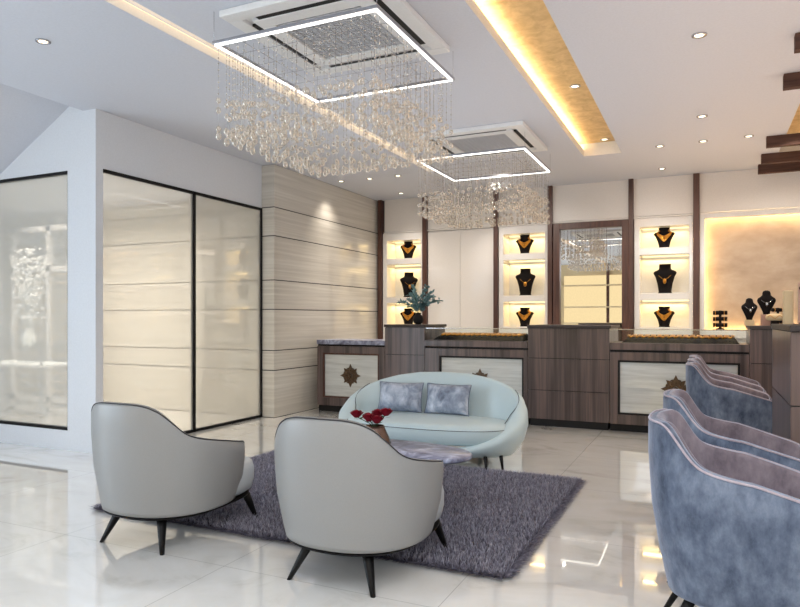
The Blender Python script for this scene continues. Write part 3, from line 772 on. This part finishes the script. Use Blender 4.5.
# pale oval sofa -----------------------------------------------------------
t = thing('oval_sofa', 'pale aqua leather oval two-seat sofa facing the rug', 'sofa', (-2.36, 5.72, 0))
ZS = [(0, .765), (15, .755), (30, .722), (45, .672), (60, .61), (75, .54), (90, .47), (105, .40), (118, .34), (132, .265), (146, .205), (160, .175), (180, .17)]
N = 72; rings = []; lin = []; rim = []
for i in range(N):
    th = 360 * i / N; a_ = th if th <= 180 else 360 - th
    x = .93 * S(math.sin(rad(th)), 2.2); y = .46 * S(math.cos(rad(th)), 2.2)
    z = interp(a_, ZS)
    nx, ny = math.sin(rad(th)), math.cos(rad(th)) * .95 / .46; l_ = math.hypot(nx, ny); nx /= l_; ny /= l_
    tk = interp(a_, [(0, .05), (40, .055), (62, .08), (90, .15), (118, .20), (150, .12), (180, .08)])
    ring = []
    for f, g_ in ((0, .86), (.1, .90), (.35, .965), (.65, 1.), (.88, .995)): ring.append((x * g_, y * g_, .10 + f * (z - .10)))
    ring.append((x - nx * tk * .22, y - ny * tk * .22, z - .002)); ring.append((x - nx * tk * .5, y - ny * tk * .5, z + .004)); ring.append((x - nx * tk * .8, y - ny * tk * .8, z - .006))
    q = (x - nx * tk, y - ny * tk); ring.append((q[0], q[1], z - .03)); rim.append((q[0], q[1], z - .022))
    back = interp(a_, [(0, .10), (60, .05), (110, 0), (180, 0)])
    ring.append((q[0] - nx * back * .6, q[1] - ny * back * .6, lerp(.25, z, .5) if z > .3 else .15)); ring.append((q[0] - nx * back, q[1] - ny * back, min(.25, z - .05) if z > .3 else .14)); ring.append((q[0] * .6, q[1] * .6, .14))
    rings.append(ring)
rings2 = [list(r_) for r_ in rings]
MB().loft(rings2, closed=True, cap=False, loop=True).build('tub_shell', M['sofa'], t)
for sg in (-1, 1):
    sm = []
    for j in range(11, 28):
        p = rings[(sg * j) % N]; u = min(1, (j - 11) / 7); a0 = Vector(p[6]); a1 = Vector(p[8]); q = a0.lerp(a1, u); q.z += .007
        sm.append(q)
    MB().tube(sm, .003, 6).build('piping', M['piping'], t)
c_ = cushion(.81, .30, .435, .20, .375, 2.5, M['sofa'], t, 'seat_cushion', 0, .02, 64)
sp = []
for k_ in range(64):
    tt = 2 * PI * k_ / 64; c, si = S(math.cos(tt), 2.5), S(math.sin(tt), 2.5); sp.append((.813 * c, (.302 if si > 0 else .438) * si, .335))
MB().tube(sp, .0025, 5, loop=True).build('piping', M['piping'], c_)
for x, y in ((-.665, -.34), (.665, -.34), (-.40, .32), (.40, .32), (.77, -.21), (-.77, -.21)):
    taper_leg((x * .97, y * .9, .12), (x, y, .02 if y < -.3 else 0), .016, .009, t, M['black'])
def pillow(loc, label, rz, w_=.46, h_=.29):
    t = thing('throw_pillow', label, 'pillow', loc, rz, 'crushed satin pillows on the sofa'); t.rotation_euler = (rad(-14), 0, rz)
    m = MB(); n = 16; V = []
    for s in (-1, 1):
        for i in range(n + 1):
            for j in range(n + 1):
                u, v = i / n * 2 - 1, j / n * 2 - 1
                pin = 1 - .07 * (1 - abs(u) ** 2) * (abs(v) ** 3); pin2 = 1 - .07 * (1 - abs(v) ** 2) * (abs(u) ** 3)
                y = s * (.06 * ((1 - u ** 4) * (1 - v ** 4)) ** .6 + .002)
                y += .006 * noise.noise((u * 3, v * 3, s * 5)) * (1 - u ** 4) * (1 - v ** 4)
                V.append((u * w_ / 2 * pin2, y, h_ / 2 + v * h_ / 2 * pin))
    F = []; K = (n + 1) ** 2
    for s in range(2):
        for i in range(n):
            for j in range(n): a_ = s * K + i * (n + 1) + j; F.append((a_, a_ + 1, a_ + n + 2, a_ + n + 1))
    edge = [i * (n + 1) for i in range(n)] + [n * (n + 1) + j for j in range(n)] + [i * (n + 1) + n for i in range(n, 0, -1)] + [j for j in range(n, 0, -1)]
    for p_, q_ in zip(edge, edge[1:] + edge[:1]): F.append((p_, q_, q_ + K, p_ + K))
    cvr = m.add(V, F, True).build('cover', M['satin'], t)
    MB().tube([(V[e][0], 0, V[e][2]) for e in edge], .004, 5, loop=True).build('piping', M['velvet'], cvr)
pillow((-2.72, 5.83, .392), 'grey-blue crushed satin pillow at left on the sofa', rad(5))
pillow((-2.24, 5.85, .392), 'grey-blue crushed satin pillow at centre of the sofa', rad(-3))

# blue velvet tub chairs ---------------------------------------------------
def velvet_chair():
    t = thing('velvet_tub_chair', 'x', 'armchair', (0, 0, 0), 0, 'blue-grey velvet tub chairs')
    Z = [(0, .905), (36, .907), (44, .893), (52, .855), (60, .805), (68, .762), (76, .745), (90, .725)]
    half = []
    for i in range(0, 46):
        ph = i * 2; half.append((.315 * S(math.sin(rad(ph)), 2.7), -.36 * S(math.cos(rad(ph)), 2.7), interp(ph, Z)))
    for i in range(1, 19):
        u = i / 18; half.append((.315 - .03 * u * u, .305 * u, lerp(.725, .635, u)))
    half += [(.280, .322, .61), (.268, .335, .56)]
    path = [(-x, y, z) for x, y, z in reversed(half[1:])] + half
    zs = [p[2] for p in path]
    for _ in range(3): zs = [zs[0]] + [(zs[i - 1] + zs[i] * 2 + zs[i + 1]) / 4 for i in range(1, len(zs) - 1)] + [zs[-1]]
    path = [(p[0], p[1], z) for p, z in zip(path, zs)]
    shell(path, .80, .25, .06, .36, (M['velvet'], M['velvet_in'], M['velvet_pipe']), t, .0045, fr=(0, .03, .1, .25, .5, .8, .97))
    cushion(.25, .31, .27, .33, .47, 3.2, M['velvet_in'], t, 'seat_cushion', .02)
    cushion(.255, .28, .29, .235, .34, 2.7, M['velvet'], t, 'seat_base', 0, 0)
    for x0, y0, x1, y1 in ((-.17, -.20, -.26, -.32), (.17, -.20, .26, -.32), (-.17, .20, -.25, .32), (.17, .20, .25, .32)):
        taper_leg((x0, y0, .245), (x1, y1, 0), .022, .011, t, M['black'])
    return t
vc = velvet_chair()
for i, (y, la) in enumerate([(2.88, 'blue-grey velvet tub chair nearest the viewer, cut by the frame'), (3.77, 'blue-grey velvet tub chair directly behind the nearest one'),
                             (6.3, 'blue-grey velvet tub chair at the front of the far trio'), (6.95, 'blue-grey velvet tub chair in the middle of the far trio'), (7.60, 'blue-grey velvet tub chair at the back of the far trio, against the counter')]):
    X = (.145, .15, .19, .19, .19)[i]
    if i == 0: vc.location = (X, y, 0); vc.rotation_euler = (0, 0, -PI / 2); vc['label'] = la
    else: dup(vc, (X, y, 0), -PI / 2, la)

# ------------------------------------------------------------------ coffee table, vase and roses
t = thing('coffee_table', 'oval coffee table with grey-purple marble top between armchair and sofa', 'coffee table', (-2.03, 3.96, 0))
n = 48
def oval(s, z, a=.68, b=.30): return [(a * s * S(math.cos(2 * PI * k_ / n), 2.2), b * s * S(math.sin(2 * PI * k_ / n), 2.2), z) for k_ in range(n)]
MB().loft([oval(.985, .405), oval(1, .412), oval(1, .43), oval(.985, .437)]).build('table_top', M['marble_grey'], t)
MB().loft([oval(.45, .03), oval(.45, .045), oval(.10, .06), oval(.08, .2), oval(.10, .38), oval(.5, .404)]).build('pedestal', M['black'], t)
t = thing('rose_vase', 'tapered bronze vase holding red roses on the coffee table', 'vase', (-2.09, 4.08, .438))
MB().lathe([(.115, 0), (.112, .01), (.095, .05), (.072, .10), (.066, .12), (.06, .12), (.065, .08)], cap=False, n=28).build('body', M['brown_metal'], t)
def rose(dx, dy, dz, label):
    t = thing('rose', label, 'rose', (-2.085, 4.08, .52), 0, 'red roses in the bronze vase')
    top = Vector((dx, dy, dz))
    MB().tube([(0, 0, 0), (dx * .25, dy * .25, dz * .5), top], .003, 5).build('stem', M['green'], t)
    p = MB()
    for ring_i, (cnt, r_, hh, tilt) in enumerate(((3, .013, .044, .05), (4, .023, .047, .35), (5, .035, .044, .8), (6, .045, .036, 1.25))):
        for k_ in range(cnt):
            a_ = 2 * PI * k_ / cnt + ring_i * .6; vs = []
            for u in (-1, -.5, 0, .5, 1):
                for v in (0, .5, 1):
                    an = a_ + u * PI / cnt * 1.15; rr = r_ * (.35 + .65 * v ** .7) + (.006 * v if v == 1 else 0) - .004 * abs(u) * v; z = hh * v * (1 - .18 * abs(u) ** 2) - ring_i * .002
                    vs.append((dx + rr * math.cos(an), dy + rr * math.sin(an), dz + z))
            p.add(vs, [(i * 3 + j, i * 3 + j + 1, i * 3 + j + 4, i * 3 + j + 3) for i in range(4) for j in range(2)], True)
    p.ball((dx, dy, dz + .014), .013, 8, 6, 1.3)
    p.build('flower', M['red'], t)
    lf = MB()
    for k_ in range(3):
        a_ = k_ * 2.1 + dx * 30; c = Vector((dx * .8, dy * .8, dz * .8)); d = Vector((math.cos(a_), math.sin(a_), .2)); s_ = Vector((-math.sin(a_), math.cos(a_), 0))
        lf.add([c, c + d * .03 + s_ * .012, c + d * .055, c + d * .03 - s_ * .012], [(0, 1, 2, 3)])
    lf.build('leaf', M['green'], t)
for dx, dy, dz, la in ((-.15, .0, .09, 'single red rose leaning far left out of the bronze vase'), (-.035, -.03, .075, 'red rose at the centre of the bouquet'), (.0, .04, .10, 'red rose rising slightly behind the central one'),
                       (.035, -.05, .07, 'red rose low at the front right of the bouquet'), (.075, .01, .115, 'highest red rose on the right side of the bouquet'), (-.075, .04, .07, 'red rose left of the central one')):
    rose(dx, dy, dz, la)

# ------------------------------------------------------------------ shag rug
RX0, RX1, RY0, RY1 = -3.76, -.92, 3.2, 5.36
t = thing('shag_rug', 'dark grey-purple shag rug under the armchairs and coffee table', 'rug', ((RX0 + RX1) / 2, (RY0 + RY1) / 2, 0))
ca, cb = (RX1 - RX0) / 2, (RY1 - RY0) / 2
MB().box(-ca, ca, -cb, cb, .001, .012).build('backing', M['rug'], t, bevel=.004)
V = []; F = []; rnd = random.Random(3)
for i in range(105000):
    if i < 16000:
        e = rnd.random() * 4; s = rnd.uniform(-1, 1)
        x, y = ((s * ca, -cb), (s * ca, cb), (-ca, s * cb), (ca, s * cb))[int(e)]
        ox, oy = ((0, -1), (0, 1), (-1, 0), (1, 0))[int(e)]; lean = rnd.uniform(.015, .07)
    else: x, y = rnd.uniform(-ca, ca), rnd.uniform(-cb, cb); ox = oy = 0; lean = 0
    a_ = rnd.uniform(0, 2 * PI); hgt = rnd.uniform(.016, .048); w_ = .0045
    lx = ox * lean + .02 * math.cos(a_ * 3 + x * 7); ly = oy * lean + .02 * math.sin(a_ * 5 + y * 9)
    b0 = len(V); c, s = math.cos(a_) * w_, math.sin(a_) * w_
    z1 = .008 + hgt * (.45 if lean else 1)
    V += [(x - c, y - s, .008), (x + c, y + s, .008), (x + lx, y + ly, z1)]; F.append((b0, b0 + 1, b0 + 2))
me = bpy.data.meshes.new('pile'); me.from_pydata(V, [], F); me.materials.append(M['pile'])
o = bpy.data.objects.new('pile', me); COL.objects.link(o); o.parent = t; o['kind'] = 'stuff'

# ------------------------------------------------------------------ lights
def area(name, loc, rot, sx, sy, e, col, spread=None):
    ld = bpy.data.lights.new(name, 'AREA'); ld.shape = 'RECTANGLE'; ld.size = sx; ld.size_y = sy; ld.energy = e; ld.color = col
    if spread: ld.spread = spread
    o = bpy.data.objects.new(name, ld); COL.objects.link(o); o.location = loc; o.rotation_euler = rot; return o
area('window_daylight', (-8.1, -1.0, 1.5), (0, rad(-90), 0), 2.2, 4.2, 150, (.72, .86, 1))
area('rear_fill', (.6, -3.0, 3.25), (rad(25), 0, 0), 4.8, 2.2, 110, (.88, .93, 1))
area('shop_light', (-7.6, 5.9, 2.9), (0, 0, 0), 3.6, 1.8, 100, (1, .90, .78), rad(122))
area('room_fill', (.3, .4, 3.28), (0, 0, 0), 4.4, 3.8, 80, (.92, .96, 1))
area('counter_fill', (-2.2, 9.3, 3.28), (rad(-12), 0, 0), 5, 1.2, 24, (1, .88, .76), rad(108))
for x in (-4.0, -2.4, -.8, .9):
    ld = bpy.data.lights.new('back_wall_fill', 'SPOT'); ld.energy = 42; ld.color = (1, .92, .82); ld.spot_size = rad(84); ld.spot_blend = 1; ld.shadow_soft_size = .03  # added spots to brighten the back wall, no fittings in the room
    lo = bpy.data.objects.new('back_wall_fill', ld); COL.objects.link(lo); lo.location = (x, 7.9, 3.25); lo.rotation_euler = (rad(50), 0, 0)
area('ceiling_fill', (-2.2, 6.0, 2.0), (rad(180), 0, 0), 4, 3, 8, (.95, .95, 1))  # added unseen uplight to brighten the ceiling
area('ceiling_warm_fill', (.6, 6.4, 2.0), (rad(180), 0, 0), 3, 6, 24, (1, .66, .42))  # added unseen uplight, warms the ceiling on the right
area('right_warm', (2.2, 6.5, 3.2), (0, 0, 0), 1.2, 5, 30, (1, .88, .75))
wd = bpy.data.worlds.new('room_world'); scene.world = wd; wd.use_nodes = True
bg = wd.node_tree.nodes['Background']; bg.inputs[0].default_value = (.85, .92, 1, 1); bg.inputs[1].default_value = .6

# ------------------------------------------------------------------ camera
cd = bpy.data.cameras.new('camera'); cam = bpy.data.objects.new('camera', cd); COL.objects.link(cam)
cam.location = (0, 0, 1.3); cam.rotation_euler = (rad(90), 0, math.atan(307 / 660))
cd.sensor_fit = 'HORIZONTAL'; cd.sensor_width = 36; cd.lens = 660 / 800 * 36
cd.shift_y = (318.5 - 303.5) / 800
cd.clip_start = .05
scene.camera = cam
scene.view_settings.view_transform = 'Standard'
scene.view_settings.look = 'None'
scene.view_settings.exposure = .55
scene.cycles.max_bounces = 10; scene.cycles.transparent_max_bounces = 24; scene.cycles.sample_clamp_indirect = 6
